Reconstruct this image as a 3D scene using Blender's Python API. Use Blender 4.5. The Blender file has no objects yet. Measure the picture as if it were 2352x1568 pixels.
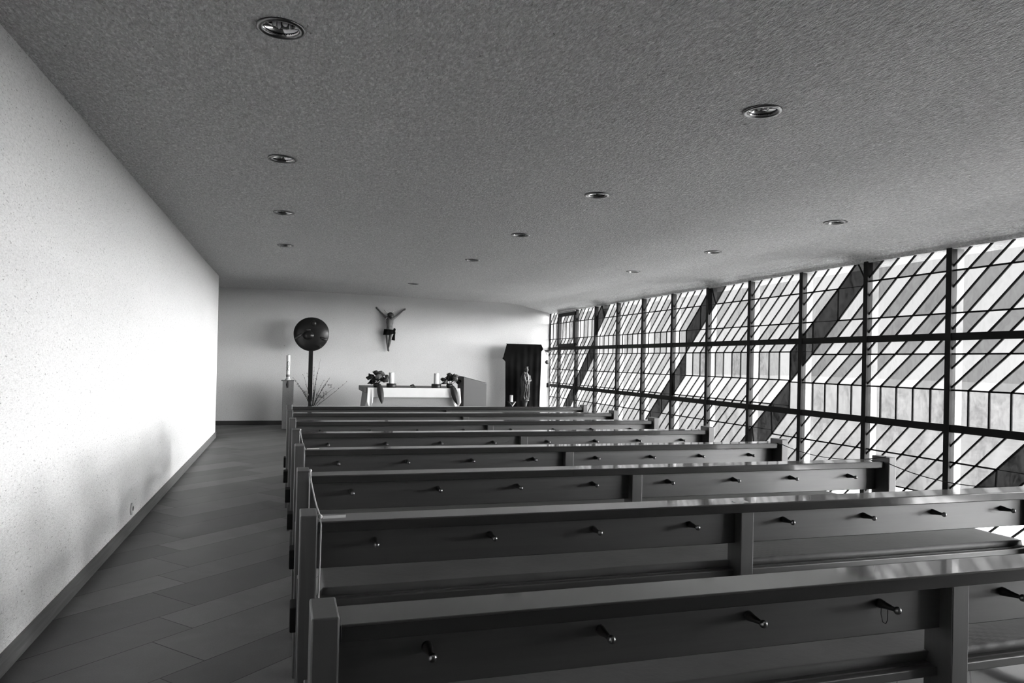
import bpy, bmesh, math, random
from math import sin, cos, pi, radians
from mathutils import Vector, Matrix, noise

random.seed(7)
SC = bpy.context.scene
COL = SC.collection

# ------------------------------------------------------------------ camera
F_PX, YAW, PITCH, ROLL, CY = 1663.6, 0.2996, 0.0063, 0.0218, 819.7
EYE = Vector((0.0, 0.0, 1.40))
fwd = Vector((sin(YAW) * cos(PITCH), cos(YAW) * cos(PITCH), sin(PITCH)))
r0 = Vector((cos(YAW), -sin(YAW), 0.0))
u0 = r0.cross(fwd)
rgt = cos(ROLL) * r0 + sin(ROLL) * u0
upv = -sin(ROLL) * r0 + cos(ROLL) * u0
cam_data = bpy.data.cameras.new('camera')
cam = bpy.data.objects.new('camera', cam_data)
COL.objects.link(cam)
cam_data.sensor_width = 36.0
cam_data.lens = 36.0 * F_PX / 2352.0
cam_data.shift_y = (CY - 784.0) / 2352.0
cam_data.clip_start = 0.05
cam_data.clip_end = 300
cam.matrix_world = Matrix(((rgt.x, upv.x, -fwd.x, EYE.x), (rgt.y, upv.y, -fwd.y, EYE.y),
                           (rgt.z, upv.z, -fwd.z, EYE.z), (0, 0, 0, 1)))
SC.camera = cam

# ------------------------------------------------------------------ view + render settings
SC.view_settings.view_transform = 'Standard'
SC.view_settings.look = 'None'
SC.view_settings.gamma = 1.0
SC.view_settings.use_curve_mapping = False
SC.view_settings.exposure = 0.0
cy = SC.cycles
cy.use_denoising = True
cy.max_bounces = 8
cy.diffuse_bounces = 5
cy.glossy_bounces = 4
cy.transmission_bounces = 6
cy.transparent_max_bounces = 12
cy.caustics_reflective = False
cy.caustics_refractive = False
cy.sample_clamp_indirect = 6.0

# ------------------------------------------------------------------ world: overcast sky with added glows outside the view that light the room
# made-up glows low in the sky, aimed through the windows at walls and pews: azimuth from +Y (the altar) round to +X (the window side),
# elevation, its spread (degrees), strength, spread in azimuth (power of the cosine)
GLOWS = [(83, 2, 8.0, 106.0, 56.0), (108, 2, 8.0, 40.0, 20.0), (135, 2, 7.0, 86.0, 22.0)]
W_ZENITH = 40.0                 # high sky above the view, made bright to light ledges and ceiling
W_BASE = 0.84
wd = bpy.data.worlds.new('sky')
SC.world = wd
wd.use_nodes = True
nt = wd.node_tree
nt.nodes.clear()
def N(nt, typ, **kw):
    n = nt.nodes.new(typ)
    for k, v in kw.items():
        setattr(n, k, v)
    return n
def math_node(nt, op, a, b=None, clamp=False):
    n = nt.nodes.new('ShaderNodeMath'); n.operation = op; n.use_clamp = clamp
    for i, v in enumerate((a, b)):
        if v is None: continue
        if isinstance(v, (int, float)): n.inputs[i].default_value = v
        else: nt.links.new(v, n.inputs[i])
    return n.outputs[0]
tc = N(nt, 'ShaderNodeTexCoord')
sep = N(nt, 'ShaderNodeSeparateXYZ'); nt.links.new(tc.outputs['Generated'], sep.inputs[0])
elev = math_node(nt, 'ARCSINE', sep.outputs[2])
flat = N(nt, 'ShaderNodeCombineXYZ'); nt.links.new(sep.outputs[0], flat.inputs[0]); nt.links.new(sep.outputs[1], flat.inputs[1])
hdir = N(nt, 'ShaderNodeVectorMath', operation='NORMALIZE'); nt.links.new(flat.outputs[0], hdir.inputs[0])
lobe = None
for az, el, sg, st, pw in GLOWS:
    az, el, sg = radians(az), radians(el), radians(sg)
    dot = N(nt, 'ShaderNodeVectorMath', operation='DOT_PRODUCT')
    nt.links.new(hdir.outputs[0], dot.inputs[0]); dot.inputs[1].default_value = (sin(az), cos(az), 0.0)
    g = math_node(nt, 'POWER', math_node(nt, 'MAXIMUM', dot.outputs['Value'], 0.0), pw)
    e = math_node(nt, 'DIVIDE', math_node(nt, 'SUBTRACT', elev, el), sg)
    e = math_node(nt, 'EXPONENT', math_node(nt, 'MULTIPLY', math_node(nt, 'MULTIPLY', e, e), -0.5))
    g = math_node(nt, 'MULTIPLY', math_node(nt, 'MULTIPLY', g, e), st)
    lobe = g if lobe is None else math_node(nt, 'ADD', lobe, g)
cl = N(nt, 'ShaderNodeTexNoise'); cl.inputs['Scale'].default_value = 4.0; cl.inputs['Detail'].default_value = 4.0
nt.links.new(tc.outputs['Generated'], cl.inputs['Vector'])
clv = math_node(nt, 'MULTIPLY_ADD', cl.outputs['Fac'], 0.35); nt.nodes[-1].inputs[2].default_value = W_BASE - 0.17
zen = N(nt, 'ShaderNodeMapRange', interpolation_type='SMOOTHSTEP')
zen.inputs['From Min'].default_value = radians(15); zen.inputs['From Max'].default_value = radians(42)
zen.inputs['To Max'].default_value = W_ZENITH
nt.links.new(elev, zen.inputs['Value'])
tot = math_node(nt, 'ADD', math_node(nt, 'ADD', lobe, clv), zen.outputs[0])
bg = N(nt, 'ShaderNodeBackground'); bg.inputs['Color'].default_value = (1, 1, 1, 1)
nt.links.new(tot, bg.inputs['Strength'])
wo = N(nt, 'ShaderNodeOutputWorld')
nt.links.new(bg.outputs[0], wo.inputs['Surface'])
wd.cycles.sampling_method = 'MANUAL'
wd.cycles.sample_map_resolution = 512

# ------------------------------------------------------------------ materials (a black-and-white photograph: neutral greys)
def new_mat(name):
    m = bpy.data.materials.new(name); m.use_nodes = True
    t = m.node_tree; t.nodes.clear()
    out = t.nodes.new('ShaderNodeOutputMaterial')
    return m, t, out
def principled(t, out, val, rough, spec=0.5, metal=0.0):
    b = t.nodes.new('ShaderNodeBsdfPrincipled')
    b.inputs['Base Color'].default_value = (val, val, val, 1)
    b.inputs['Roughness'].default_value = rough
    b.inputs['Metallic'].default_value = metal
    b.inputs['Specular IOR Level'].default_value = spec
    t.links.new(b.outputs[0], out.inputs['Surface'])
    return b
def coords(t, scale=(1, 1, 1), kind='Object', rot=(0, 0, 0)):
    c = t.nodes.new('ShaderNodeTexCoord'); mp = t.nodes.new('ShaderNodeMapping')
    mp.inputs['Scale'].default_value = scale; mp.inputs['Rotation'].default_value = rot
    t.links.new(c.outputs[kind], mp.inputs['Vector'])
    return mp.outputs[0]
def noise_tex(t, vec, scale, detail=3.0, rough=0.5, dist=0.0):
    n = t.nodes.new('ShaderNodeTexNoise')
    n.inputs['Scale'].default_value = scale; n.inputs['Detail'].default_value = detail
    n.inputs['Roughness'].default_value = rough; n.inputs['Distortion'].default_value = dist
    t.links.new(vec, n.inputs['Vector'])
    return n.outputs['Fac']
def ramp(t, fac, stops):
    r = t.nodes.new('ShaderNodeValToRGB'); el = r.color_ramp.elements
    while len(el) < len(stops): el.new(0.5)
    for e, (p, v) in zip(el, stops):
        e.position = p; e.color = (v, v, v, 1)
    t.links.new(fac, r.inputs['Fac'])
    return r.outputs['Color']
def mix_mul(t, a, b, fac=1.0):
    m = t.nodes.new('ShaderNodeMix'); m.data_type = 'RGBA'; m.blend_type = 'MULTIPLY'
    m.inputs[0].default_value = fac
    t.links.new(a, m.inputs[6]); t.links.new(b, m.inputs[7])
    return m.outputs[2]
def bump(t, height, strength, dist, b):
    n = t.nodes.new('ShaderNodeBump'); n.inputs['Strength'].default_value = strength
    n.inputs['Distance'].default_value = dist
    t.links.new(height, n.inputs['Height']); t.links.new(n.outputs[0], b.inputs['Normal'])

def mat_plain(name, val, rough=0.6, spec=0.4, metal=0.0, mottled=0.15, scale=12.0, bmp=0.0):
    m, t, out = new_mat(name)
    b = principled(t, out, val, rough, spec, metal)
    v = coords(t)
    f = noise_tex(t, v, scale, 4.0)
    t.links.new(ramp(t, f, [(0.3, val * (1 - mottled)), (0.7, min(1, val * (1 + mottled)))]), b.inputs['Base Color'])
    if bmp: bump(t, noise_tex(t, v, scale * 6, 3.0), bmp, 0.004, b)
    return m

def mat_plaster(name, val, pit_scale, pit_edge, bump_s, bump_scale, speck=0.0, bdist=0.01, lit_fleck=0.0, grain=(1, 1, 1)):
    """rough spray plaster: fine grain relief, small dark pits, on the ceiling light and shade of the bumps painted as specks and flecks"""
    m, t, out = new_mat(name)
    b = principled(t, out, val, 0.95, 0.1)
    v = coords(t, grain)
    fine = noise_tex(t, v, bump_scale, 3.0, 0.65, 0.4)
    pits = noise_tex(t, v, pit_scale, 2.0, 0.6, 0.8)
    zone = noise_tex(t, v, 1.3, 3.0)
    base = ramp(t, zone, [(0.3, val * 0.94), (0.7, val)])
    pit = ramp(t, pits, [(max(0.0, pit_edge - 0.08), 0.50), (pit_edge, 1.0)])
    c = mix_mul(t, base, pit)
    if speck:
        c = mix_mul(t, c, ramp(t, fine, [(0.36, 1 - speck), (0.5, 1.0 - speck * 0.45), (0.66, 1.0)]))
    if lit_fleck:
        fl = noise_tex(t, coords(t, grain, 'Object', (0.3, 0.2, 0.25)), bump_scale * 0.85, 1.0, 0.4, 1.5)
        c = mix_mul(t, c, ramp(t, fl, [(0.40, 1 - lit_fleck), (0.58, 1 - lit_fleck * 0.6), (0.66, 1.0)]))
    t.links.new(c, b.inputs['Base Color'])
    h = t.nodes.new('ShaderNodeMath'); h.operation = 'MULTIPLY'
    t.links.new(fine, h.inputs[0]); t.links.new(pit, h.inputs[1])
    bump(t, h.outputs[0], bump_s, bdist, b)
    return m

def mat_wood(name, val, rough=0.38, spec=0.5, along='X', var=0.28, bmp=0.08):
    m, t, out = new_mat(name)
    b = principled(t, out, val, rough, spec)
    sc = {'X': (2.2, 46, 46), 'Z': (46, 46, 2.2), 'Y': (46, 2.2, 46)}[along]
    v = coords(t, sc)
    oi = t.nodes.new('ShaderNodeObjectInfo')
    add = t.nodes.new('ShaderNodeVectorMath'); add.operation = 'ADD'
    t.links.new(v, add.inputs[0])
    mul = t.nodes.new('ShaderNodeMath'); mul.operation = 'MULTIPLY'; mul.inputs[1].default_value = 40.0
    t.links.new(oi.outputs['Random'], mul.inputs[0]); t.links.new(mul.outputs[0], add.inputs[1])
    g = noise_tex(t, add.outputs[0], 1.0, 5.0, 0.6, 0.8)
    t.links.new(ramp(t, g, [(0.3, val * (1 - var)), (0.55, val), (0.75, val * (1 + var))]), b.inputs['Base Color'])
    bump(t, g, bmp, 0.002, b)
    return m

def mat_floor():
    """long stone slabs laid on the slant, thin dark joints, a tone of their own each"""
    m, t, out = new_mat('floor_stone')
    b = principled(t, out, 0.2, 0.42, 0.25)
    v = coords(t, kind='Object', rot=(0, 0, radians(-42)))
    sp = t.nodes.new('ShaderNodeSeparateXYZ'); t.links.new(v, sp.inputs[0])
    U, V = sp.outputs[0], sp.outputs[1]
    M = lambda op, a, c=None, d=None: _m(t, op, a, c, d)
    def _m(t, op, a, c, d):
        n = t.nodes.new('ShaderNodeMath'); n.operation = op
        for i, x in enumerate((a, c, d)):
            if x is None: continue
            if isinstance(x, (int, float)): n.inputs[i].default_value = x
            else: t.links.new(x, n.inputs[i])
        return n.outputs[0]
    PER, WA = 0.682, 0.285
    V2 = M('ADD', V, FLOOR_V0)
    cell = M('FLOOR', M('DIVIDE', V2, PER))
    vv = M('SUBTRACT', V2, M('MULTIPLY', cell, PER))
    second = M('GREATER_THAN', vv, WA)
    row = M('ADD', M('MULTIPLY', cell, 2.0), second)
    LEN = 1.15
    uu = M('DIVIDE', M('SUBTRACT', M('SUBTRACT', U, 2.37), M('MULTIPLY', row, 0.22)), LEN)
    col = M('FLOOR', uu)
    fu = M('MULTIPLY', M('FRACT', uu), LEN)
    # distance to the nearest joint
    dv = M('MINIMUM', M('ABSOLUTE', M('SUBTRACT', vv, WA)), M('MINIMUM', vv, M('SUBTRACT', PER, vv)))
    du = M('MINIMUM', fu, M('SUBTRACT', LEN, fu))
    dj = M('MINIMUM', dv, du)
    joint = t.nodes.new('ShaderNodeMapRange'); joint.inputs['From Min'].default_value = 0.0014; joint.inputs['From Max'].default_value = 0.0036
    joint.inputs['To Min'].default_value = 0.06; joint.inputs['To Max'].default_value = 1.0
    t.links.new(dj, joint.inputs['Value'])
    cmb = t.nodes.new('ShaderNodeCombineXYZ'); t.links.new(col, cmb.inputs[0]); t.links.new(row, cmb.inputs[1])
    w2 = t.nodes.new('ShaderNodeTexWhiteNoise'); w2.noise_dimensions = '2D'; t.links.new(cmb.outputs[0], w2.inputs['Vector'])
    tone = ramp(t, w2.outputs['Value'], [(0.0, 0.085), (1.0, 0.165)])
    cl = noise_tex(t, coords(t), 2.6, 5.0, 0.6, 0.7)
    cloud = ramp(t, cl, [(0.3, 0.66), (0.7, 1.22)])
    grain = ramp(t, noise_tex(t, coords(t), 160, 2.0), [(0.3, 0.88), (0.7, 1.06)])
    c = mix_mul(t, mix_mul(t, tone, cloud), grain)
    c = mix_mul(t, c, joint.outputs[0])
    t.links.new(c, b.inputs['Base Color'])
    t.links.new(ramp(t, cl, [(0.3, 0.42), (0.7, 0.58)]), b.inputs['Roughness'])
    return m
FLOOR_V0 = -3.285

def mat_glass(name, tint, veil, streak, milk=0.8, scale=9.0):
    """antique cathedral glass: partly clear, partly milky, with streaks and seeds"""
    m, t, out = new_mat(name)
    v = coords(t, (1, 1.0, 0.55))
    s1 = noise_tex(t, v, scale, 5.0, 0.62, 1.6)
    s2 = noise_tex(t, v, scale * 0.28, 3.0, 0.5, 0.8)
    st = t.nodes.new('ShaderNodeMix'); st.data_type = 'FLOAT'; st.inputs[0].default_value = 0.5
    t.links.new(s1, st.inputs[2]); t.links.new(s2, st.inputs[3])
    col = ramp(t, st.outputs[0], [(0.34, tint * (1 - streak)), (0.5, tint), (0.64, min(1.0, tint * (1 + streak * 0.7)))])
    tr = t.nodes.new('ShaderNodeBsdfTransparent'); t.links.new(col, tr.inputs['Color'])
    tl = t.nodes.new('ShaderNodeBsdfTranslucent')
    mk = t.nodes.new('ShaderNodeMix'); mk.data_type = 'RGBA'; mk.blend_type = 'MULTIPLY'; mk.inputs[0].default_value = 1.0
    t.links.new(col, mk.inputs[6]); mk.inputs[7].default_value = (milk, milk, milk, 1)
    t.links.new(mk.outputs[2], tl.inputs['Color'])
    mx = t.nodes.new('ShaderNodeMixShader'); mx.inputs[0].default_value = veil
    t.links.new(tr.outputs[0], mx.inputs[1]); t.links.new(tl.outputs[0], mx.inputs[2])
    gl = t.nodes.new('ShaderNodeBsdfGlossy'); gl.inputs['Roughness'].default_value = 0.08
    mx2 = t.nodes.new('ShaderNodeMixShader'); mx2.inputs[0].default_value = 0.03
    t.links.new(mx.outputs[0], mx2.inputs[1]); t.links.new(gl.outputs[0], mx2.inputs[2])
    t.links.new(mx2.outputs[0], out.inputs['Surface'])
    return m

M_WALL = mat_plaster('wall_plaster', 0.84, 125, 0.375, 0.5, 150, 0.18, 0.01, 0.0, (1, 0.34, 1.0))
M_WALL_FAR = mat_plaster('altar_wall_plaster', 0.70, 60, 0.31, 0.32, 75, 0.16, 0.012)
M_CEIL = mat_plaster('ceiling_plaster', 0.98, 60, 0.32, 1.0, 72, 0.30, 0.04, 0.25, (1, 0.42, 1))
M_FLOOR = mat_floor()
M_BASE = mat_wood('baseboard_wood', 0.14, 0.5, 0.3, 'Y')
M_PEW = mat_wood('pew_wood', 0.036, 0.42, 0.8, 'X')
M_PEW_POST = mat_wood('pew_post_wood', 0.042, 0.42, 0.6, 'Z')
for m_ in (M_PEW, M_PEW_POST):
    for n_ in m_.node_tree.nodes:
        if n_.type == 'BSDF_PRINCIPLED': n_.inputs['Coat Weight'].default_value = 1.0; n_.inputs['Coat Roughness'].default_value = 0.45; n_.inputs['Coat IOR'].default_value = 1.65
M_PEW_TOP = mat_wood('book_rest_wood', 0.028, 0.20, 0.8, 'X', 0.28, 0.006)
for n_ in M_PEW_TOP.node_tree.nodes:
    if n_.type == 'BSDF_PRINCIPLED': n_.inputs['Coat Weight'].default_value = 1.0; n_.inputs['Coat Roughness'].default_value = 0.06; n_.inputs['Coat IOR'].default_value = 1.52
M_LEATHER = mat_plain('seat_leather', 0.085, 0.48, 0.45, 0, 0.12, 7.0, 0.25)
M_KNEEL = mat_plain('kneeler_pad', 0.008, 0.8, 0.1)
M_PEG = mat_plain('peg_metal', 0.02, 0.35, 0.5)
M_BALL = mat_plain('peg_ball', 0.30, 0.28, 0.5, 1.0, 0.05)
M_IRON = mat_plain('window_iron', 0.007, 0.6, 0.15)
M_OUTER = mat_plain('outer_post_paint', 0.22, 0.6)
G_WHITE = mat_glass('white_glass', 0.95, 0.010, 0.10)
G_GREY = mat_glass('grey_glass', 0.42, 0.010, 0.22)
G_PALE = mat_glass('pale_grey_glass', 0.66, 0.010, 0.20)
G_SEED = mat_glass('seedy_glass', 0.56, 0.012, 0.42, 0.8, 14.0)
G_DARK = mat_glass('dark_glass', 0.05, 0.01, 0.9, 0.7, 11.0)
M_CHROME = mat_plain('chrome', 0.75, 0.10, 0.5, 1.0, 0.04)
M_RING = mat_plain('ring_metal', 0.16, 0.32, 0.5, 1.0, 0.05)
M_BULB = mat_plain('tube_glass', 0.85, 0.2, 0.5)
M_STONE = mat_plaster('altar_stone', 0.36, 70, 0.34, 0.25, 160, 0.14)
M_STONE_DK = mat_plaster('lectern_stone', 0.18, 70, 0.3, 0.2, 160, 0.10)
M_COLUMN = mat_plaster('column_stone', 0.24, 28, 0.36, 0.3, 90, 0.25)
M_SLAB = mat_plain('slab_stone', 0.11, 0.6)
M_LINEN = mat_plain('white_linen', 0.80, 0.9, 0.1, 0, 0.01)
M_WAX = mat_plain('wax', 0.82, 0.5, 0.4, 0, 0.04)
M_BLACK = mat_plain('black_iron', 0.012, 0.45, 0.4)
M_BRONZE = mat_plain('dark_bronze', 0.010, 0.30, 0.35, 0.0, 0.3, 8.0)
M_CLOTHBLK = mat_plain('black_cloth', 0.007, 0.95, 0.02, 0, 0.3, 6.0)
M_STATUE = mat_plain('carved_wood', 0.028, 0.34, 0.6, 0, 0.35, 30.0)
M_BODY = mat_plain('carved_body', 0.085, 0.5, 0.4, 0, 0.3, 20.0)
M_SILVER = mat_plain('silver', 0.75, 0.3, 0.5, 1.0)
M_LEAF = mat_plain('leaf', 0.010, 0.4, 0.35, 0, 0.4, 20.0)
M_ROSE = mat_plain('rose', 0.03, 0.7, 0.3, 0, 0.4, 25.0)
M_ROSE2 = mat_plain('pale_rose', 0.085, 0.7, 0.3, 0, 0.3, 25.0)
M_TWIG = mat_plain('twig', 0.035, 0.7)
M_PALEBLOOM = mat_plain('dry_bloom', 0.42, 0.8)
M_PAPER = mat_plain('paper', 0.85, 0.8, 0.2, 0, 0.03)
M_CORD = mat_plain('cord', 0.55, 0.8, 0.2)
M_CORD_DK = mat_plain('dark_cord', 0.04, 0.8, 0.2)
M_SOCKET = mat_plain('socket_plastic', 0.62, 0.5)
M_GROUND = mat_plain('outside_gravel', 0.016, 0.95, 0.1, 0, 0.2, 3.0)

# ------------------------------------------------------------------ mesh helpers
class MB:
    def __init__(s): s.v = []; s.f = []; s.m = []; s.sm = []
    def add(s, vs, fs, mi=0, smooth=False):
        o = len(s.v); s.v += [tuple(p) for p in vs]
        for f in fs: s.f.append(tuple(i + o for i in f)); s.m.append(mi); s.sm.append(smooth)
    def box(s, x0, x1, y0, y1, z0, z1, mi=0):
        s.add([(x0, y0, z0), (x1, y0, z0), (x1, y1, z0), (x0, y1, z0), (x0, y0, z1), (x1, y0, z1), (x1, y1, z1), (x0, y1, z1)],
              [(0, 3, 2, 1), (4, 5, 6, 7), (0, 1, 5, 4), (1, 2, 6, 5), (2, 3, 7, 6), (3, 0, 4, 7)], mi)
    def prism(s, poly, axis, a, b, mi=0):
        """poly: 2D points; axis 0 -> (a|b, p0, p1), 1 -> (p0, a|b, p1), 2 -> (p0, p1, a|b)"""
        def P(p, t): return ((t, p[0], p[1]), (p[0], t, p[1]), (p[0], p[1], t))[axis]
        n = len(poly)
        vs = [P(p, a) for p in poly] + [P(p, b) for p in poly]
        fs = [tuple(range(n)), tuple(range(2 * n - 1, n - 1, -1))] + [(i, i + n, (i + 1) % n + n, (i + 1) % n) for i in range(n)]
        s.add(vs, fs, mi)
    def tube(s, pts, rad, seg=8, mi=0, cap=True):
        pts = [Vector(p) for p in pts]; n = len(pts)
        rad = [rad] * n if isinstance(rad, (int, float)) else rad
        vs = []; up = Vector((0.13, 0.27, 1)).normalized()
        for i, p in enumerate(pts):
            d = (pts[min(i + 1, n - 1)] - pts[max(i - 1, 0)])
            d = d.normalized() if d.length > 1e-9 else Vector((0, 0, 1))
            a = d.cross(up)
            if a.length < 1e-3: a = d.cross(Vector((1, 0, 0)))
            a.normalize(); b = d.cross(a)
            for k in range(seg):
                t = 2 * pi * k / seg
                vs.append(p + (a * cos(t) + b * sin(t)) * rad[i])
        fs = []
        for i in range(n - 1):
            for k in range(seg):
                k2 = (k + 1) % seg
                fs.append((i * seg + k, i * seg + k2, (i + 1) * seg + k2, (i + 1) * seg + k))
        if cap: fs += [tuple(range(seg - 1, -1, -1)), tuple(range((n - 1) * seg, n * seg))]
        s.add(vs, fs, mi, True)
    def lathe(s, prof, c=(0, 0, 0), seg=32, mi=0, axis='Z', close=False, fr=None):
        """prof: (r, h); fr(angle, i) scales the radius"""
        vs = []
        for i, (r, h) in enumerate(prof):
            for k in range(seg):
                t = 2 * pi * k / seg; q = r * (fr(t, i) if fr else 1.0)
                if axis == 'Z': p = (c[0] + q * cos(t), c[1] + q * sin(t), c[2] + h)
                elif axis == 'Y': p = (c[0] + q * cos(t), c[1] + h, c[2] + q * sin(t))
                else: p = (c[0] + h, c[1] + q * cos(t), c[2] + q * sin(t))
                vs.append(p)
        fs = []; n = len(prof)
        for i in range(n - 1 if not close else n):
            j = (i + 1) % n
            for k in range(seg):
                k2 = (k + 1) % seg
                fs.append((i * seg + k, i * seg + k2, j * seg + k2, j * seg + k))
        if not close:
            fs += [tuple(range(seg - 1, -1, -1)), tuple(range((n - 1) * seg, n * seg))]
        s.add(vs, fs, mi, True)
    def ball(s, c, r, seg=12, rings=8, mi=0, rot=None):
        r = (r, r, r) if isinstance(r, (int, float)) else r
        vs = []; fs = []
        for i in range(1, rings):
            a = pi * i / rings
            for k in range(seg):
                t = 2 * pi * k / seg
                vs.append(Vector((r[0] * sin(a) * cos(t), r[1] * sin(a) * sin(t), r[2] * cos(a))))
        vs += [Vector((0, 0, r[2])), Vector((0, 0, -r[2]))]
        if rot: vs = [rot @ v for v in vs]
        vs = [v + Vector(c) for v in vs]
        T, B = len(vs) - 2, len(vs) - 1
        for i in range(rings - 2):
            for k in range(seg):
                k2 = (k + 1) % seg
                fs.append((i * seg + k, (i + 1) * seg + k, (i + 1) * seg + k2, i * seg + k2))
        for k in range(seg):
            fs.append((T, k, (k + 1) % seg)); fs.append((B, (rings - 2) * seg + (k + 1) % seg, (rings - 2) * seg + k))
        s.add(vs, fs, mi, True)
    def grid(s, fn, nu, nv, mi=0, smooth=True):
        vs = [fn(i / nu, j / nv) for j in range(nv + 1) for i in range(nu + 1)]
        fs = [(j * (nu + 1) + i, j * (nu + 1) + i + 1, (j + 1) * (nu + 1) + i + 1, (j + 1) * (nu + 1) + i) for j in range(nv) for i in range(nu)]
        s.add(vs, fs, mi, smooth)
    def build(s, name, mats, parent=None, origin=(0, 0, 0), bevel=0.0, recalc=True):
        me = bpy.data.meshes.new(name)
        o0 = Vector(origin)
        me.from_pydata([tuple(Vector(p) - o0) for p in s.v], [], s.f)
        mats = mats if isinstance(mats, (list, tuple)) else [mats]
        for m in mats: me.materials.append(m)
        for p, mi, sm in zip(me.polygons, s.m, s.sm): p.material_index = mi; p.use_smooth = sm
        if recalc:
            bm = bmesh.new(); bm.from_mesh(me); bmesh.ops.recalc_face_normals(bm, faces=bm.faces); bm.to_mesh(me); bm.free()
        me.update()
        ob = bpy.data.objects.new(name, me); COL.objects.link(ob)
        if parent: ob.parent = parent
        else: ob.location = o0
        if bevel:
            b = ob.modifiers.new('edge', 'BEVEL'); b.width = bevel; b.segments = 2; b.limit_method = 'ANGLE'; b.angle_limit = radians(40)
        return ob

def empty(name, loc):
    e = bpy.data.objects.new(name, None); COL.objects.link(e); e.location = loc; e.empty_display_size = 0.1
    return e
def tag(o, label, cat, group=None, kind=None):
    o['label'] = label; o['category'] = cat
    if group: o['group'] = group
    if kind: o['kind'] = kind
    return o
def struct(o): o['kind'] = 'structure'; return o
def part(mb, name, mats, root, bevel=0.0):
    """a part given in world coordinates, hung under its thing"""
    return mb.build(name, mats, root, root.location, bevel)
def copy_tree(o, parent=None):
    c = o.copy(); COL.objects.link(c)
    if parent: c.parent = parent
    for ch in list(o.children): copy_tree(ch, c)
    return c

# ------------------------------------------------------------------ room shell
XL, YL_END, YF, XW = -1.158, 13.27, 15.64, 5.727
Y_BACK = -3.0
WIN_Y0, WIN_SP = 5.1012, 0.9908
P_FIRST = -6                                     # first window bay (behind the photographer's shoulder)
WIN_START = WIN_Y0 + WIN_SP * P_FIRST
Z_WIN = 2.515

def lerp_tab(tab, x):
    if x <= tab[0][0]: return tab[0][1]
    for (a, va), (b, vb) in zip(tab, tab[1:]):
        if x <= b: return va + (vb - va) * (x - a) / (b - a)
    return tab[-1][1]
NEAR = [(-4, 2.745), (-1.158, 2.738), (-0.06, 2.727), (2.25, 2.688), (4.43, 2.652), (5.35, 2.637), (5.55, 2.624), (5.64, 2.595), (5.69, 2.545), (5.705, 2.505), (6.1, 2.503)]
FAR = [(-4, 2.765), (0.3, 2.77), (1.9, 2.752), (3.85, 2.72), (4.65, 2.715), (4.95, 2.69), (5.3, 2.61), (5.66, 2.54), (5.705, 2.515), (6.1, 2.51)]
def ceil_z(x, y):
    t = min(1.0, max(0.0, (y - 11.0) / (YF - 11.0))); t = t * t * (3 - 2 * t)
    return lerp_tab(NEAR, x) * (1 - t) + lerp_tab(FAR, x) * t

LIGHTS = [  # x, y
    (-0.058, 3.074), (-0.066, 5.094), (-0.068, 6.99), (-0.062, 9.03),
    (2.255, 3.112), (2.228, 5.102), (2.222, 6.99), (2.221, 8.99), (2.033, 12.43),
    (4.443, 5.10), (4.43, 6.95), (4.426, 8.86)]

def make_ceiling():
    xs = sorted(set([a for a, _ in NEAR] + [a for a, _ in FAR] + [-3.4, 0.9, 3.3, 5.0, 5.45, 5.6, 5.67]))
    xs = [x for x in xs if -3.4 <= x <= 6.1]
    ys = [Y_BACK - 0.2, 2, 6, 11] + [11 + (YF + 0.2 - 11) * i / 8 for i in range(1, 9)]
    b = MB(); nx, ny = len(xs), len(ys)
    vs = [(x, y, ceil_z(x, y)) for y in ys for x in xs] + [(x, y, 3.05) for y in ys for x in xs]
    fs = []
    K = nx * ny
    for j in range(ny - 1):
        for i in range(nx - 1):
            a = j * nx + i
            fs.append((a, a + nx, a + nx + 1, a + 1)); fs.append((K + a, K + a + 1, K + a + nx + 1, K + a + nx))
    for i in range(nx - 1):
        fs.append((i, i + 1, K + i + 1, K + i)); a = (ny - 1) * nx + i; fs.append((a + 1, a, K + a, K + a + 1))
    for j in range(ny - 1):
        a = j * nx; fs.append((a + nx, a, K + a, K + a + nx)); a = j * nx + nx - 1; fs.append((a, a + nx, K + a + nx, K + a))
    b.add(vs, fs)
    ce = b.build('ceiling', M_CEIL)
    cut = MB()
    for x, y in LIGHTS: cut.lathe([(0.086, 2.3), (0.086, 2.985)], (x, y, 0), 40)
    co = cut.build('hole_cutter', M_CEIL)
    md = ce.modifiers.new('holes', 'BOOLEAN'); md.operation = 'DIFFERENCE'; md.object = co; md.solver = 'EXACT'
    dg = bpy.context.evaluated_depsgraph_get()
    me = bpy.data.meshes.new_from_object(ce.evaluated_get(dg))
    ce.modifiers.clear(); ce.data = me
    bpy.data.objects.remove(co)
    for p in me.polygons: p.use_smooth = False
    return struct(ce)
make_ceiling()

def slab(name, dims, m):
    b = MB(); b.box(*dims); return struct(b.build(name, m))
slab('floor', (-3.4, 5.80, Y_BACK - 0.2, YF + 0.2, -0.12, 0.0), M_FLOOR)
slab('wall_left', (XL - 0.28, XL, Y_BACK, YL_END, 0.0, 2.95), M_WALL)
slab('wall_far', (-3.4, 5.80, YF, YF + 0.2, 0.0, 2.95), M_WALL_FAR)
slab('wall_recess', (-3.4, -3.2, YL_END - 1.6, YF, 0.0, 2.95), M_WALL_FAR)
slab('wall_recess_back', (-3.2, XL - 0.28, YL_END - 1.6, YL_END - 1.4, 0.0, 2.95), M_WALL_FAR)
slab('wall_back', (-3.4, 5.80, Y_BACK - 0.2, Y_BACK, 0.0, 2.95), mat_plain('back_wall_boards', 0.10, 0.7))
slab('wall_right', (XW - 0.02, XW + 0.16, Y_BACK, WIN_START - 0.03, 0.0, 2.95), M_WALL)
slab('wall_right_head', (XW + 0.02, XW + 0.16, WIN_START - 0.03, YF, Z_WIN + 0.0, 2.95), M_OUTER)
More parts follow.
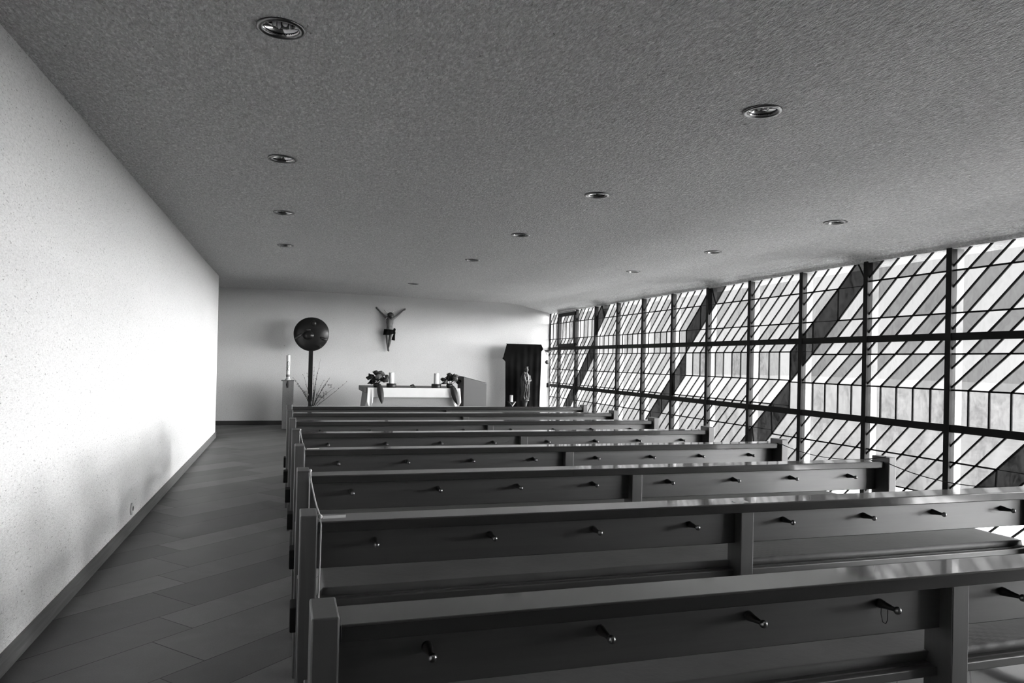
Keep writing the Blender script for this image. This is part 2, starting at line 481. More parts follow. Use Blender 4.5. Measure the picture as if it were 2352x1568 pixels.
slab('baseboard_left', (XL, XL + 0.016, Y_BACK, YL_END, 0.0, 0.092), M_BASE)
slab('baseboard_far', (-3.2, 5.70, YF - 0.016, YF, 0.0, 0.085), mat_wood('far_baseboard_wood', 0.035, 0.5, 0.3, 'X'))
slab('trim_1', (XW - 0.10, XW + 0.16, WIN_START - 0.03, YF, 0.0, 0.022), mat_plain('sill_stone', 0.5, 0.5))
M_BOUNCE = mat_plain('bounce_strip_pale', 0.85, 0.9, 0.1, 0, 0.1, 2.0)
slab('floor_bounce_strip', (XW + 0.16, XW + 1.5, -8, 30, -0.16, -0.05), M_BOUNCE)  # pale strip added outside the glass to bounce daylight up to the ceiling
slab('ground_outside', (XW + 1.5, 90, -70, 110, -0.16, -0.06), M_GROUND)

# ------------------------------------------------------------------ the wall of leaded windows
# diagonal strips one fifth of a bay wide; each family of strips runs straight down through ONE row, and dark
# double strips part the families
U1 = WIN_SP / 5
H1 = [2.53, 2.310, 1.925, 1.556, 1.230, 0.895, 0.580, 0.260, 0.0]
H2 = [2.53, 2.270, 1.925, 1.588, 1.250, 0.948, 0.628, 0.300, 0.0]
S1 = [1.25, 2.0, 2.0, 1.9, 1.8, 1.6, 1.7, 1.4]
S2 = [1.35, 1.95, 1.95, 1.9, 1.75, 1.85, 1.8, 1.6]
FAM = {}                                          # family -> (node heights, cumulative shift, first and last strip)
JOINTS = [(-40, 7), (-20, 6), (-4, 5), (11, 4), (23, 3), (40, 2), (57, 1)]   # strip number, row index of the joint
for q, ((na, ja), (nb, jb)) in enumerate(zip(JOINTS, JOINTS[1:])):
    v = jb                                        # this family is vertical between H[v] and H[v+1]
    H, S = (H1, S1) if v in (4, 5, 6) else (H2, S2)
    off = [0.0] * 9
    for i in range(v - 1, -1, -1): off[i] = off[i + 1] - S[i]
    for i in range(v + 1, 8): off[i + 1] = off[i] + S[i]
    FAM[q] = dict(H=H, off=off, v=v, lo=na, hi=nb)
def fam_off(fm, z):
    H, off = fm['H'], fm['off']
    for i in range(8):
        if H[i] >= z >= H[i + 1]:
            return off[i] + (off[i + 1] - off[i]) * (H[i] - z) / (H[i] - H[i + 1])
    return off[0] if z > H[0] else off[-1]
def ny(n): return WIN_Y0 + U1 * n
def clip(poly, ax, lim, keep_less):
    out = []
    for i in range(len(poly)):
        a, b = poly[i], poly[(i + 1) % len(poly)]
        ia = (a[ax] <= lim) if keep_less else (a[ax] >= lim); ib = (b[ax] <= lim) if keep_less else (b[ax] >= lim)
        if ia: out.append(a)
        if ia != ib:
            t = (lim - a[ax]) / (b[ax] - a[ax]); out.append(tuple(a[k] + (b[k] - a[k]) * t for k in range(2)))
    return out
def clip_rect(poly, y0, y1, z0, z1):
    for ax, lim, less in ((0, y0, False), (0, y1, True), (1, z0, False), (1, z1, True)):
        if len(poly) < 3: return []
        poly = clip(poly, ax, lim, less)
    return poly if len(poly) >= 3 else []
def clip_seg(a, b, y0, y1, z0, z1):
    t0, t1 = 0.0, 1.0
    for ax, lo, hi in ((0, y0, y1), (1, z0, z1)):
        d = b[ax] - a[ax]
        if abs(d) < 1e-9:
            if a[ax] < lo or a[ax] > hi: return None
            continue
        ta, tb = (lo - a[ax]) / d, (hi - a[ax]) / d
        if ta > tb: ta, tb = tb, ta
        t0, t1 = max(t0, ta), min(t1, tb)
    if t1 - t0 < 1e-4: return None
    P = lambda t: tuple(a[k] + (b[k] - a[k]) * t for k in range(2))
    return P(t0), P(t1)

CELLS, BARS, DARKS, DARKBARS = [], [], [], []     # (polygon, material index, height) / (a, b, width)
rng = random.Random(3)
for q, fm in FAM.items():
    H, off = fm['H'], fm['off']
    for n in range(fm['lo'], fm['hi'] + 1):
        for i in range(8):
            BARS.append(((ny(n + off[i]), H[i]), (ny(n + off[i + 1]), H[i + 1]), 0.017))
            if n < fm['hi']:
                poly = [(ny(n + off[i]), H[i]), (ny(n + 1 + off[i]), H[i]), (ny(n + 1 + off[i + 1]), H[i + 1]), (ny(n + off[i + 1]), H[i + 1])]
                white = (n + i + 1) % 2 == 0
                v = fm['v']
                if i == v: mi = rng.choice((2, 3, 3)) if v >= 4 else (rng.choice((0, 2, 3)))
                elif i > 4 and v >= 3: mi = rng.choice((3, 3, 2, 3))
                elif i > 4: mi = rng.choice((2, 2, 3, 0))
                elif v >= 4 or v == 1: mi = 0 if white else 1
                elif v == 3: mi = 0 if white else rng.choice((2, 2, 0))
                else: mi = 0 if white else 2
                CELLS.append((poly, mi))
    for i in range(1, 8):                         # thin cross bars
        BARS.append(((ny(fm['lo'] + off[i]), H[i]), (ny(fm['hi'] + off[i]), H[i]), 0.015))
for q in range(len(FAM) - 1):
    lo_f, hi_f = FAM[q], FAM[q + 1]               # the dark strip between two families
    nJ = lo_f['hi']
    zs = sorted(set(lo_f['H'] + hi_f['H']), reverse=True)
    for za, zb in zip(zs, zs[1:]):
        a0, a1 = ny(nJ + fam_off(lo_f, za)), ny(nJ + fam_off(hi_f, za))
        b0, b1 = ny(nJ + fam_off(lo_f, zb)), ny(nJ + fam_off(hi_f, zb))
        DARKS.append([(a0, za), (a1, za), (b1, zb), (b0, zb)])
    for i in range(8):
        a = (ny(nJ + hi_f['off'][i]), hi_f['H'][i])
        DARKBARS.append((a, (ny(nJ + lo_f['off'][i + 1]), lo_f['H'][i + 1]), 0.010))
        c = (ny(nJ + lo_f['off'][i]), hi_f['H'][i])
        if 0 < i: DARKBARS.append((a, c, 0.006))

def bar_box(mb, a, b, w, x0, x1):
    d = Vector((b[0] - a[0], b[1] - a[1])); L = d.length
    if L < 1e-4: return
    n = Vector((-d.y, d.x)) / L * (w / 2)
    mb.prism([(a[0] + n.x, a[1] + n.y), (b[0] + n.x, b[1] + n.y), (b[0] - n.x, b[1] - n.y), (a[0] - n.x, a[1] - n.y)], 0, x0, x1)

T1, T2 = 1.712, 0.884
bays = list(range(P_FIRST, 11))
order = [p for p in bays if p >= -1] + [p for p in bays if p < -1][::-1]
for idx, p in enumerate(order):
    ya = WIN_Y0 + WIN_SP * p; yb = min(WIN_Y0 + WIN_SP * (p + 1), YF)
    root = empty('window_%d' % (idx + 1), (XW, (ya + yb) / 2, 0.0)); root['kind'] = 'structure'
    fr = MB()
    fr.box(XW - 0.028, XW + 0.035, ya - 0.029, ya + 0.029, 0.022, Z_WIN)            # mullion
    fr.box(XW - 0.020, XW + 0.03, ya + 0.029, yb - (0.029 if p < 10 else 0), T1 - 0.033, T1 + 0.033)
    fr.box(XW - 0.020, XW + 0.03, ya + 0.029, yb - (0.029 if p < 10 else 0), T2 - 0.034, T2 + 0.034)
    if p == 10: fr.box(XW - 0.01, XW + 0.03, YF - 0.012, YF, 0.022, Z_WIN)
    part(fr, 'frame', M_IRON, root)
    if p == 9:                                                                      # the opening sash near the corner
        sa = MB(); w = 0.06
        sa.box(XW - 0.05, XW - 0.028, ya + 0.0, yb - 0.0, 2.40, 2.475); sa.box(XW - 0.05, XW - 0.020, ya + 0.0, yb, T1 + 0.03, T1 + 0.10)
        sa.box(XW - 0.05, XW - 0.028, ya - 0.03, ya + w, T1 + 0.10, 2.40); sa.box(XW - 0.05, XW - 0.028, yb - w, yb + 0.03, T1 + 0.10, 2.40)
        part(sa, 'sash_frame', M_IRON, root, 0.004)
        hd = MB(); hd.box(XW - 0.06, XW - 0.028, ya - 0.02, yb + 0.02, 2.478, 2.51); part(hd, 'vent_cover', mat_plain('vent_paint', 0.4, 0.5), root, 0.004)
    op = MB(); op.box(XW + 0.036, XW + 0.115, ya - 0.03, ya + 0.03, 0.022, Z_WIN); part(op, 'outer_post', M_OUTER, root)
    gb = MB()
    rect = (ya + 0.02, yb - (0.02 if p < 10 else 0.0), 0.022, Z_WIN)
    for a, b, w in BARS + DARKBARS:
        s = clip_seg(a, b, *rect)
        if s: bar_box(gb, s[0], s[1], w, XW - 0.006, XW + 0.006)
    part(gb, 'lead_bars', M_IRON, root)
    gp = MB()
    for poly, mi in CELLS:
        c = clip_rect(poly, *rect)
        if c: gp.add([(XW + 0.002, y, z) for y, z in c], [tuple(range(len(c)))], mi)
    part(gp, 'panes', [G_WHITE, G_GREY, G_PALE, G_SEED], root)
    dp = MB()
    for poly in DARKS:
        pl = [poly[0]] + [pt for k, pt in enumerate(poly[1:], 1) if (Vector(pt) - Vector(poly[k - 1])).length > 1e-5]
        if (Vector(pl[0]) - Vector(pl[-1])).length < 1e-5: pl = pl[:-1]
        if len(pl) < 3: continue
        c = clip_rect(pl, *rect)
        if c: dp.add([(XW + 0.002, y, z) for y, z in c], [tuple(range(len(c)))])
    if dp.f: part(dp, 'dark_panes', G_DARK, root)

# ------------------------------------------------------------------ recessed ceiling lights
def make_downlight(i, x, y, label):
    z = ceil_z(x, y)
    root = empty('downlight', (x, y, z))
    tag(root, label, 'ceiling light', 'recessed ceiling lights')
    rg = MB(); rg.lathe([(0.096, 0.001), (0.0955, -0.006), (0.088, -0.009), (0.078, -0.009), (0.071, -0.004), (0.070, 0.010), (0.0865, 0.010), (0.0865, 0.001)], (x, y, z), 48, close=True)
    part(rg, 'trim_ring', M_RING, root)
    rf = MB()
    n = 40
    prof = [(0.0705, -0.002), (0.0700, 0.05), (0.0690, 0.12), (0.0680, 0.185), (0.030, 0.197), (0.030, 0.200), (0.070, 0.190), (0.0715, 0.12), (0.0735, 0.05), (0.0745, -0.002)]
    rf.lathe(prof, (x, y, z), n, close=True)
    part(rf, 'reflector', M_CHROME, root)
    cp = MB(); cp.lathe([(0.030, 0.150), (0.030, 0.195)], (x, y, z), 24); part(cp, 'lamp_holder', M_BLACK, root)
    for dx, dy, rr_ in ((-0.026, 0.004, 0.0075), (0.016, -0.006, 0.0115), (-0.008, 0.022, 0.0075), (0.036, 0.012, 0.006)):
        bu = MB(); bu.lathe([(rr_, 0.155), (rr_, 0.016), (rr_ * 0.75, 0.009), (rr_ * 0.3, 0.006)], (x + dx, y + dy, z), 14); part(bu, 'lamp_tube', M_BULB, root)
    return root
LL = ['nearest of the four chrome recessed lights in the row beside the left wall',
      'second chrome recessed light from the camera in the row beside the left wall',
      'third chrome recessed light from the camera in the row beside the left wall',
      'fourth and smallest chrome recessed light in the row beside the left wall',
      'large chrome recessed light at the camera end of the middle ceiling row',
      'second chrome recessed light of the middle ceiling row, counted from the camera',
      'third chrome recessed light of the middle ceiling row, counted from the camera',
      'fourth, mostly dark recessed light of the middle ceiling row',
      'lone dark recessed light in the ceiling just before the altar wall',
      'nearest chrome recessed light of the row beside the window wall',
      'middle chrome recessed light of the row beside the window wall',
      'farthest chrome recessed light of the row beside the window wall']
for i, (x, y) in enumerate(LIGHTS): make_downlight(i, x, y, LL[i])

# ------------------------------------------------------------------ pews
def cushion(x0, x1, y0, y1, z0, z1, seed):
    b = MB(); nu, nv = 150, 44
    def fn(u, v):
        x = x0 + (x1 - x0) * u; y = y0 + (y1 - y0) * v
        e = min(1.0, min(u * (x1 - x0), (1 - u) * (x1 - x0), v * (y1 - y0), (1 - v) * (y1 - y0)) / 0.012)
        h = (1 - (1 - e) ** 2.4) ** 0.7
        wr = 0.0
        d = max(0.0, 1 - abs(u - 0.57) / 0.06) * max(0, 1 - v * 1.6)
        wr = 0.0035 * sin((x * 0.8 + y * 1.6) * 110) * d
        wr += 0.004 * noise.noise(Vector((x * 3, y * 5, seed)))
        return (x, y + 0.02 * (1 - h) * (1 if v < 0.5 else -1), z0 + (z1 - z0) * h + wr * e)
    b.grid(fn, nu, nv)
    b.box(x0 + 0.002, x1 - 0.002, y0 + 0.002, y1 - 0.002, z0 - 0.001, z0 + 0.004)
    return b
PEW_L = 3.152
MID0, MID1 = 1.583, 1.640
HOOKX = [0.187, 0.588, 0.982, 1.38, 1.805, 2.20, 2.567, 2.958]
def make_pew():
    root = empty('pew', (0, 0, 0))
    b = MB(); b.box(0.0, PEW_L, 0.0, 0.118, 0.840, 0.876); part(b, 'book_rest', M_PEW_TOP, root, 0.004)
    b = MB(); b.box(-0.002, PEW_L + 0.002, 0.070, 0.094, 0.708, 0.8399); part(b, 'backrest', M_PEW, root, 0.003)
    for x0, x1 in ((-0.056, -0.003), (PEW_L + 0.003, PEW_L + 0.054)):
        b = MB(); b.box(x0, x1, -0.028, 0.100, 0.0, 0.902); part(b, 'end_post', M_PEW_POST, root, 0.004)
    b = MB(); b.box(MID0, MID1, 0.030, 0.119, 0.0, 0.8395)
    part(b, 'middle_post', M_PEW_POST, root, 0.003)
    b = MB(); b.box(-0.003, PEW_L + 0.003, 0.074, 0.50, 0.577, 0.602); part(b, 'seat_board', M_PEW, root, 0.003)
    part(cushion(0.004, PEW_L - 0.004, 0.092, 0.495, 0.602, 0.634, 1), 'seat_cushion', M_LEATHER, root)
    for x0 in (-0.053, MID0, PEW_L + 0.003):
        b = MB(); b.box(x0, x0 + 0.05, 0.42, 0.47, 0.0, 0.577); b.box(x0, x0 + 0.05, 0.10, 0.42, 0.06, 0.115); part(b, 'front_leg', M_PEW_POST, root, 0.003)
    b = MB(); b.box(-0.050, PEW_L + 0.05, -0.196, -0.084, 0.248, 0.268); part(b, 'kneeler', M_PEW, root, 0.003)
    k = root.children[-1]
    b = MB(); b.box(-0.074, PEW_L + 0.070, -0.200, -0.080, 0.262, 0.366); b.build('kneeler_pad', M_KNEEL, k, (0, 0, 0), 0.006)
    for x0 in (-0.05, MID0, PEW_L + 0.005):
        b = MB(); b.box(x0, x0 + 0.045, -0.16, 0.06, 0.225, 0.248); b.build('bracket', M_PEW_POST, k, (0, 0, 0))
    for x in HOOKX:
        b = MB()
        b.lathe([(0.0125, 0.071), (0.0115, 0.062), (0.0085, 0.045), (0.0062, 0.027), (0.0052, 0.019)], (x, 0, 0.791), 14, axis='Y')
        h = b.build('coat_peg', M_PEG, root, (0, 0, 0))
        b = MB(); b.ball((x, 0.010, 0.791), 0.0098, 16, 10); b.build('knob', M_BALL, h, (0, 0, 0))
    return root
PEWS = [(0.056, 3.294), (0.058, 3.246), (0.076, 3.205), (0.092, 3.185), (0.103, 3.158), (0.104, 3.158), (0.103, 3.158), (0.109, 3.152)]
PEW_LABEL = ['dark wooden pew farthest from the camera, first before the altar',
             'second dark wooden pew counted from the altar',
             'third dark wooden pew counted from the altar',
             'fourth dark wooden pew from the altar, a white cord tied at its aisle end',
             'fifth dark wooden pew from the altar, small white card on its aisle end',
             'sixth pew from the altar, white cord knotted at its aisle end',
             'seventh pew from the altar, white cards lying on its book rest',
             'nearest pew, its dark book rest and pegs crossing the bottom of the photo']
pew0 = make_pew()
PEW_Y = [7.9734 - 0.9313 * k for k in range(8)]
for k in range(8):
    o = pew0 if k == 0 else copy_tree(pew0)
    L, ln = PEWS[k]
    o.location = (L, PEW_Y[k], 0.0)
    o.scale = (ln / PEW_L, 1, 1)
    tag(o, PEW_LABEL[k], 'pew', 'rows of pews')

# cards and sheets on the book rests
def card(x0, x1, y0, y1, z, label, skew=0.0, t=0.0012):
    b = MB(); b.prism([(x0, y0), (x1, y0 + skew), (x1 + 0.004, y1 + skew), (x0 + 0.003, y1)], 2, z, z + t)
    return tag(b.build('paper_card', M_PAPER, None, ((x0 + x1) / 2, (y0 + y1) / 2, z)), label, 'card')
card(0.119, 0.192, 2.430, 2.470, 0.8762, 'small white card on the aisle end of the seventh pew from the altar', 0.004)
card(0.113, 0.180, 4.285, 4.315, 0.8762, 'small white card on the aisle end of the fifth pew from the altar', 0.003)
card(1.655, 1.716, 2.403, 2.436, 0.8762, 'white card above the middle post of the seventh pew', 0.006)

# cords at the pew ends
def cord(name, pts, r, m, label, knots=()):
    root = empty(name, pts[0]); tag(root, label, 'cord')
    b = MB(); b.tube(pts, r, 6); part(b, 'strand', m, root)
    for k in knots:
        b = MB(); b.ball(k, r * 2.4, 10, 8); part(b, 'knot', m, root)
    return root
def sag(a, b, n, drop):
    a, b = Vector(a), Vector(b)
    return [tuple(a.lerp(b, i / n) - Vector((0, 0, drop * 4 * (i / n) * (1 - i / n)))) for i in range(n + 1)]
cord('cord', [(0.086, 5.175, 0.72), (0.087, 5.150, 0.86), (0.090, 5.170, 0.905)] + sag((0.093, 5.18, 0.888), (0.099, 4.246, 0.893), 10, 0.015)[1:] + [(0.1005, 4.242, 0.85), (0.101, 4.243, 0.72)],
     0.0028, M_CORD, 'pale cord tied between the aisle ends of the fourth and fifth pews', [(0.0905, 5.172, 0.902)])
cord('cord', [(0.1015, 3.285, 0.72), (0.1015, 3.286, 0.87), (0.105, 3.31, 0.905)] + sag((0.103, 3.313, 0.893), (0.1085, 2.372, 0.897), 10, 0.02)[1:] + [(0.1110, 2.364, 0.872), (0.1105, 2.366, 0.79), (0.1080, 2.368, 0.6), (0.107, 2.37, 0.45)],
     0.0030, M_CORD, 'pale cord knotted between the aisle ends of the sixth and seventh pews', [(0.1050, 3.312, 0.9), (0.1085, 2.371, 0.896)])
cord('cord', sag((3.262, 3.30, 0.872), (3.262, 2.375, 0.905), 16, 0.06), 0.0026, M_CORD_DK, 'thin dark cord sagging from the window end of the sixth pew')
cord('cord', sag((3.262, 4.225, 0.872), (3.262, 3.31, 0.905), 16, 0.05), 0.0024, M_CORD_DK, 'thin dark cord sagging from the window end of the fifth pew')

# loop of string on a peg of the nearest pew
b = MB(); xk, yk = 0.109 + 1.38, PEW_Y[7] + 0.052
b.tube([(xk - 0.010, yk, 0.793), (xk - 0.011, yk, 0.77), (xk - 0.007, yk - 0.002, 0.749), (xk + 0.002, yk - 0.003, 0.744), (xk + 0.009, yk - 0.001, 0.751), (xk + 0.011, yk, 0.772), (xk + 0.010, yk, 0.793), (xk, yk, 0.8015), (xk - 0.010, yk, 0.793)], 0.0011, 6)
tag(b.build('string_loop', M_CORD_DK, None, (xk, yk, 0.79)), 'thin dark loop of string hanging on a peg of the nearest pew', 'string')

# ------------------------------------------------------------------ wall socket
root = empty('wall_socket', (XL, 6.351, 0.172)); tag(root, 'small grey wall socket low on the white left wall', 'socket')
b = MB(); b.lathe([(0.048, 0.0), (0.046, 0.010), (0.040, 0.012)], (XL, 6.351, 0.172), 24, axis='X'); part(b, 'cover_plate', M_SOCKET, root)
b = MB(); b.lathe([(0.019, 0.0123), (0.019, 0.0135)], (XL, 6.365, 0.172), 20, axis='X'); part(b, 'outlet', M_BLACK, root)

# ------------------------------------------------------------------ altar
AY, ALT_Z = 13.20, 0.876
root = empty('altar', (2.2, 13.7, 0)); tag(root, 'stone altar table with a thick dark top slab before the far wall', 'altar')
b = MB(); b.prism([(1.315, AY), (3.06, AY), (3.06, 14.42), (1.33, 14.42)], 2, 0.785, ALT_Z); part(b, 'top_slab', M_SLAB, root, 0.008)
b = MB()
vs = [(1.26, AY + 0.04, 0.0), (3.02, AY + 0.04, 0.0), (3.02, 14.3, 0.0), (1.30, 14.3, 0.0), (1.37, AY + 0.04, 0.785), (3.02, AY + 0.04, 0.785), (3.02, 14.3, 0.785), (1.39, 14.3, 0.785)]
b.add(vs, [(0, 3, 2, 1), (4, 5, 6, 7), (0, 1, 5, 4), (1, 2, 6, 5), (2, 3, 7, 6), (3, 0, 4, 7)]); part(b, 'support', M_STONE, root, 0.006)

# white cloth over the front edge, corners hanging down
root = empty('altar_cloth', (2.2, AY, ALT_Z)); tag(root, 'white linen cloth hanging over the front edge of the stone altar', 'cloth')
b = MB()
def cloth(u, v):
    x = 1.425 + (2.935 - 1.425) * u
    return (x, AY - 0.006 - (0.002 + 0.004 * sin(x * 21)) * v, ALT_Z + 0.002 - 0.174 * v)
b.grid(cloth, 48, 12)
o = part(b, 'front_fall', M_LINEN, root); sm = o.modifiers.new('thick', 'SOLIDIFY'); sm.thickness = 0.003; sm.offset = 1
def corner_fall(x_in, x_out, low, side):
    b = MB()
    def fn(u, v):
        x = x_in + (x_out - x_in) * u
        bottom = ALT_Z - 0.18 - (low * (0.35 + 0.65 * (1 - abs(2 * u - 1))) if u > 0.02 else 0)
        z = ALT_Z + 0.004 - (ALT_Z - bottom) * v
        sp = side * 0.045 * v * u
        return (x + sp, AY - 0.014 - 0.030 * v * (0.5 + 0.5 * sin(u * 9)), z)
    b.grid(fn, 16, 14)
    o = part(b, 'corner_fall', M_LINEN, root); m = o.modifiers.new('thick', 'SOLIDIFY'); m.thickness = 0.003; m.offset = 1
corner_fall(1.475, 1.375, 0.20, -0.3)
corner_fall(2.935, 3.075, 0.22, 0.4)

# candles on the altar
def candle_pair(cx, cyy, lab_c, lab_h):
    root = empty('candle_holder', (cx, cyy, ALT_Z)); tag(root, lab_h, 'candle holder')
    b = MB(); b.lathe([(0.088, 0.001), (0.090, 0.008), (0.088, 0.072), (0.084, 0.078), (0.062, 0.078), (0.060, 0.034), (0.0, 0.034)], (cx, cyy, ALT_Z), 40); part(b, 'bowl', M_BLACK, root)
    b = MB(); b.lathe([(0.0885, 0.052), (0.0915, 0.056), (0.0885, 0.060)], (cx, cyy, ALT_Z), 40, close=True); part(b, 'band', M_IRON, root)
    root = empty('candle', (cx, cyy, ALT_Z + 0.0345)); tag(root, lab_c, 'candle')
    b = MB(); b.lathe([(0.046, 0.0), (0.0475, 0.004), (0.0475, 0.232), (0.044, 0.240), (0.02, 0.237), (0.004, 0.235)], (cx, cyy, ALT_Z + 0.0345), 32); part(b, 'wax', M_WAX, root)
    b = MB(); b.tube([(cx, cyy, ALT_Z + 0.268), (cx + 0.002, cyy, ALT_Z + 0.283)], 0.0018, 6); part(b, 'wick', M_BLACK, root)
candle_pair(1.82, 13.36, 'white pillar candle on the altar beside the full rose bouquet', 'round black candle holder on the altar beside the full rose bouquet')
candle_pair(2.645, 13.30, 'white pillar candle on the altar on the lectern side', 'round black candle holder on the altar on the lectern side')

# small table microphone between the candles
root = empty('table_microphone', (2.25, 13.5, ALT_Z)); tag(root, 'small dark microphone lying on the altar between the two candles', 'microphone')
b = MB(); b.lathe([(0.05, 0.001), (0.05, 0.012), (0.02, 0.018)], (2.25, 13.5, ALT_Z), 24); part(b, 'foot', M_BLACK, root)
b = MB(); b.tube([(2.26, 13.5, ALT_Z + 0.016), (2.262, 13.5, ALT_Z + 0.04), (2.245, 13.49, ALT_Z + 0.05), (2.19, 13.47, ALT_Z + 0.035)], [0.008, 0.010, 0.014, 0.012], 10); part(b, 'capsule', M_BLACK, root)

# flowers
def rose_mb(c, r, tilt, spin):
    b = MB(); R = Matrix.Rotation(spin, 3, 'Z') @ Matrix.Rotation(tilt, 3, 'X')
    for ring, (n, rr, hh, open_) in enumerate(((3, 0.38, 0.95, 0.10), (5, 0.72, 0.80, 0.35), (6, 1.0, 0.55, 0.75))):
        for k in range(n):
            a0 = 2 * pi * k / n + ring * 0.5
            def fn(u, v, a0=a0, n=n, rr=rr, hh=hh, open_=open_):
                a = a0 + (u - 0.5) * 2 * pi / n * 1.35
                q = rr * (0.35 + 0.65 * sin(v * pi * 0.55)) + open_ * 0.25 * max(0, v - 0.6)
                z = -0.55 + hh * 1.35 * v * (1 - 0.25 * abs(2 * u - 1) ** 2)
                return Vector(c) + R @ Vector((q * cos(a), q * sin(a), z)) * r
            b.grid(fn, 5, 5)
    b.ball(Vector(c) + R @ Vector((0, 0, -0.45 * r)), 0.4 * r, 8, 6)
    return b
def leaf_mb(p0, d, length, width, curl, roll=0.0):
    b = MB(); d = Vector(d).normalized(); side = d.cross(Vector((0, 0, 1)))
    if side.length < 0.05: side = Vector((1, 0, 0))
    side.normalize(); side = Matrix.Rotation(roll, 3, d) @ side
    nrm = side.cross(d)
    def fn(u, v):
        w = width * (sin(pi * min(1, v ** 0.8)) ** 0.75 if 0 < v < 1 else 0.02)
        s = (u - 0.5) * 2
        return Vector(p0) + d * (length * v) + side * (s * w * 0.5) + nrm * (curl * v * v + abs(s) * w * 0.16) 
    b.grid(fn, 6, 12)
    return b
def bouquet(c, flip, label, big, blooms, droop):
    root = empty('flower_bouquet', (c[0], c[1], ALT_Z)); tag(root, label, 'bouquet')
    b = MB(); b.lathe([(0.045, 0.0015), (0.06, 0.03), (0.062, 0.06), (0.05, 0.085), (0.047, 0.08), (0.05, 0.03), (0.0, 0.012)], (c[0], c[1], ALT_Z), 24); part(b, 'bowl', M_BLACK, root)
    for i, (dx, dz, dy, r, tilt, pale) in enumerate(blooms):
        p = (c[0] + dx, c[1] + dy, ALT_Z + dz)
        part(rose_mb(p, r, tilt, i * 1.1), 'blossom', M_ROSE2 if pale else M_ROSE, root)
        st = MB(); st.tube([(c[0], c[1], ALT_Z + 0.05), (c[0] + dx * 0.5, c[1] + dy * 0.5, ALT_Z + 0.05 + dz * 0.45), p], 0.004, 6); part(st, 'stem', M_LEAF, root)
    rr = random.Random(int(c[0] * 100))
    for i in range(16):
        a = 2 * pi * i / 16 + rr.uniform(-0.2, 0.2); e = rr.uniform(-0.15, 0.9)
        if flip < 0 and cos(a) > 0.3: e = max(e, 0.75)
        d = (cos(a) * cos(e), sin(a) * cos(e) * 0.7, sin(e))
        q = (c[0] + d[0] * 0.05, c[1] + d[1] * 0.05, ALT_Z + 0.10 + d[2] * 0.05)
        o = part(leaf_mb(q, d, rr.uniform(0.11, 0.18) * big, rr.uniform(0.05, 0.075), rr.uniform(-0.03, 0.02), rr.uniform(-0.8, 0.8)), 'leaf', M_LEAF, root)
        m = o.modifiers.new('thick', 'SOLIDIFY'); m.thickness = 0.0015
    for (x0, z0, x1, z1, w) in droop:
        L = math.hypot(x1 - x0, z1 - z0); d = Vector((x1 - x0, -0.03, z1 - z0)); dn = d.normalized()
        b = MB()
        side = Vector((dn.z, 0, -dn.x)).normalized()
        def fn(u, v):
            ww = w * (sin(pi * (0.06 + 0.94 * v) ** 0.85) ** 0.7 if v < 0.999 else 0.0)
            s = (u - 0.5) * 2
            return Vector((c[0] + x0, AY - 0.05, ALT_Z + z0)) + dn * (L * v) + side * (s * ww * 0.5) + Vector((0, abs(s) * 0.012 - 0.02 * sin(pi * v), 0))
        b.grid(fn, 8, 18)
        o = part(b, 'hanging_leaf', M_LEAF, root); m = o.modifiers.new('thick', 'SOLIDIFY'); m.thickness = 0.002
        st = MB(); st.tube([(c[0], c[1], ALT_Z + 0.07), (c[0] + x0 * 0.6, AY + 0.02, ALT_Z + z0 + 0.05), (c[0] + x0, AY - 0.05, ALT_Z + z0)], 0.005, 6); part(st, 'stem', M_LEAF, root)
bouquet((1.545, 13.30), 1, 'full bouquet of roses with one hanging leaf on the free end of the altar', 1.0,
        [(-0.10, 0.20, -0.05, 0.055, 0.5, 0), (-0.02, 0.27, -0.02, 0.060, 0.2, 0), (0.07, 0.25, -0.04, 0.075, 0.3, 1), (0.02, 0.19, -0.09, 0.06, 0.9, 1),
         (0.16, 0.14, -0.06, 0.06, 0.8, 0), (-0.08, 0.11, -0.08, 0.06, 1.0, 0), (0.10, 0.15, -0.09, 0.055, 0.9, 0), (0.18, 0.20, -0.02, 0.05, 0.6, 1), (-0.15, 0.17, -0.02, 0.045, 0.4, 0)],
        [(0.03, 0.07, 0.085, -0.29, 0.115)])
bouquet((2.905, 13.34), -1, 'loose bouquet of roses on the altar end beside the stone lectern', 1.05,
        [(-0.13, 0.16, -0.03, 0.05, 0.4, 0), (-0.01, 0.25, -0.02, 0.055, 0.2, 0), (0.08, 0.17, -0.07, 0.055, 0.9, 1), (0.11, 0.22, 0.0, 0.055, 0.5, 1), (-0.09, 0.12, -0.08, 0.045, 1.0, 1), (0.17, 0.12, -0.03, 0.05, 0.8, 0)],
        [(0.01, 0.05, 0.115, -0.30, 0.13)])

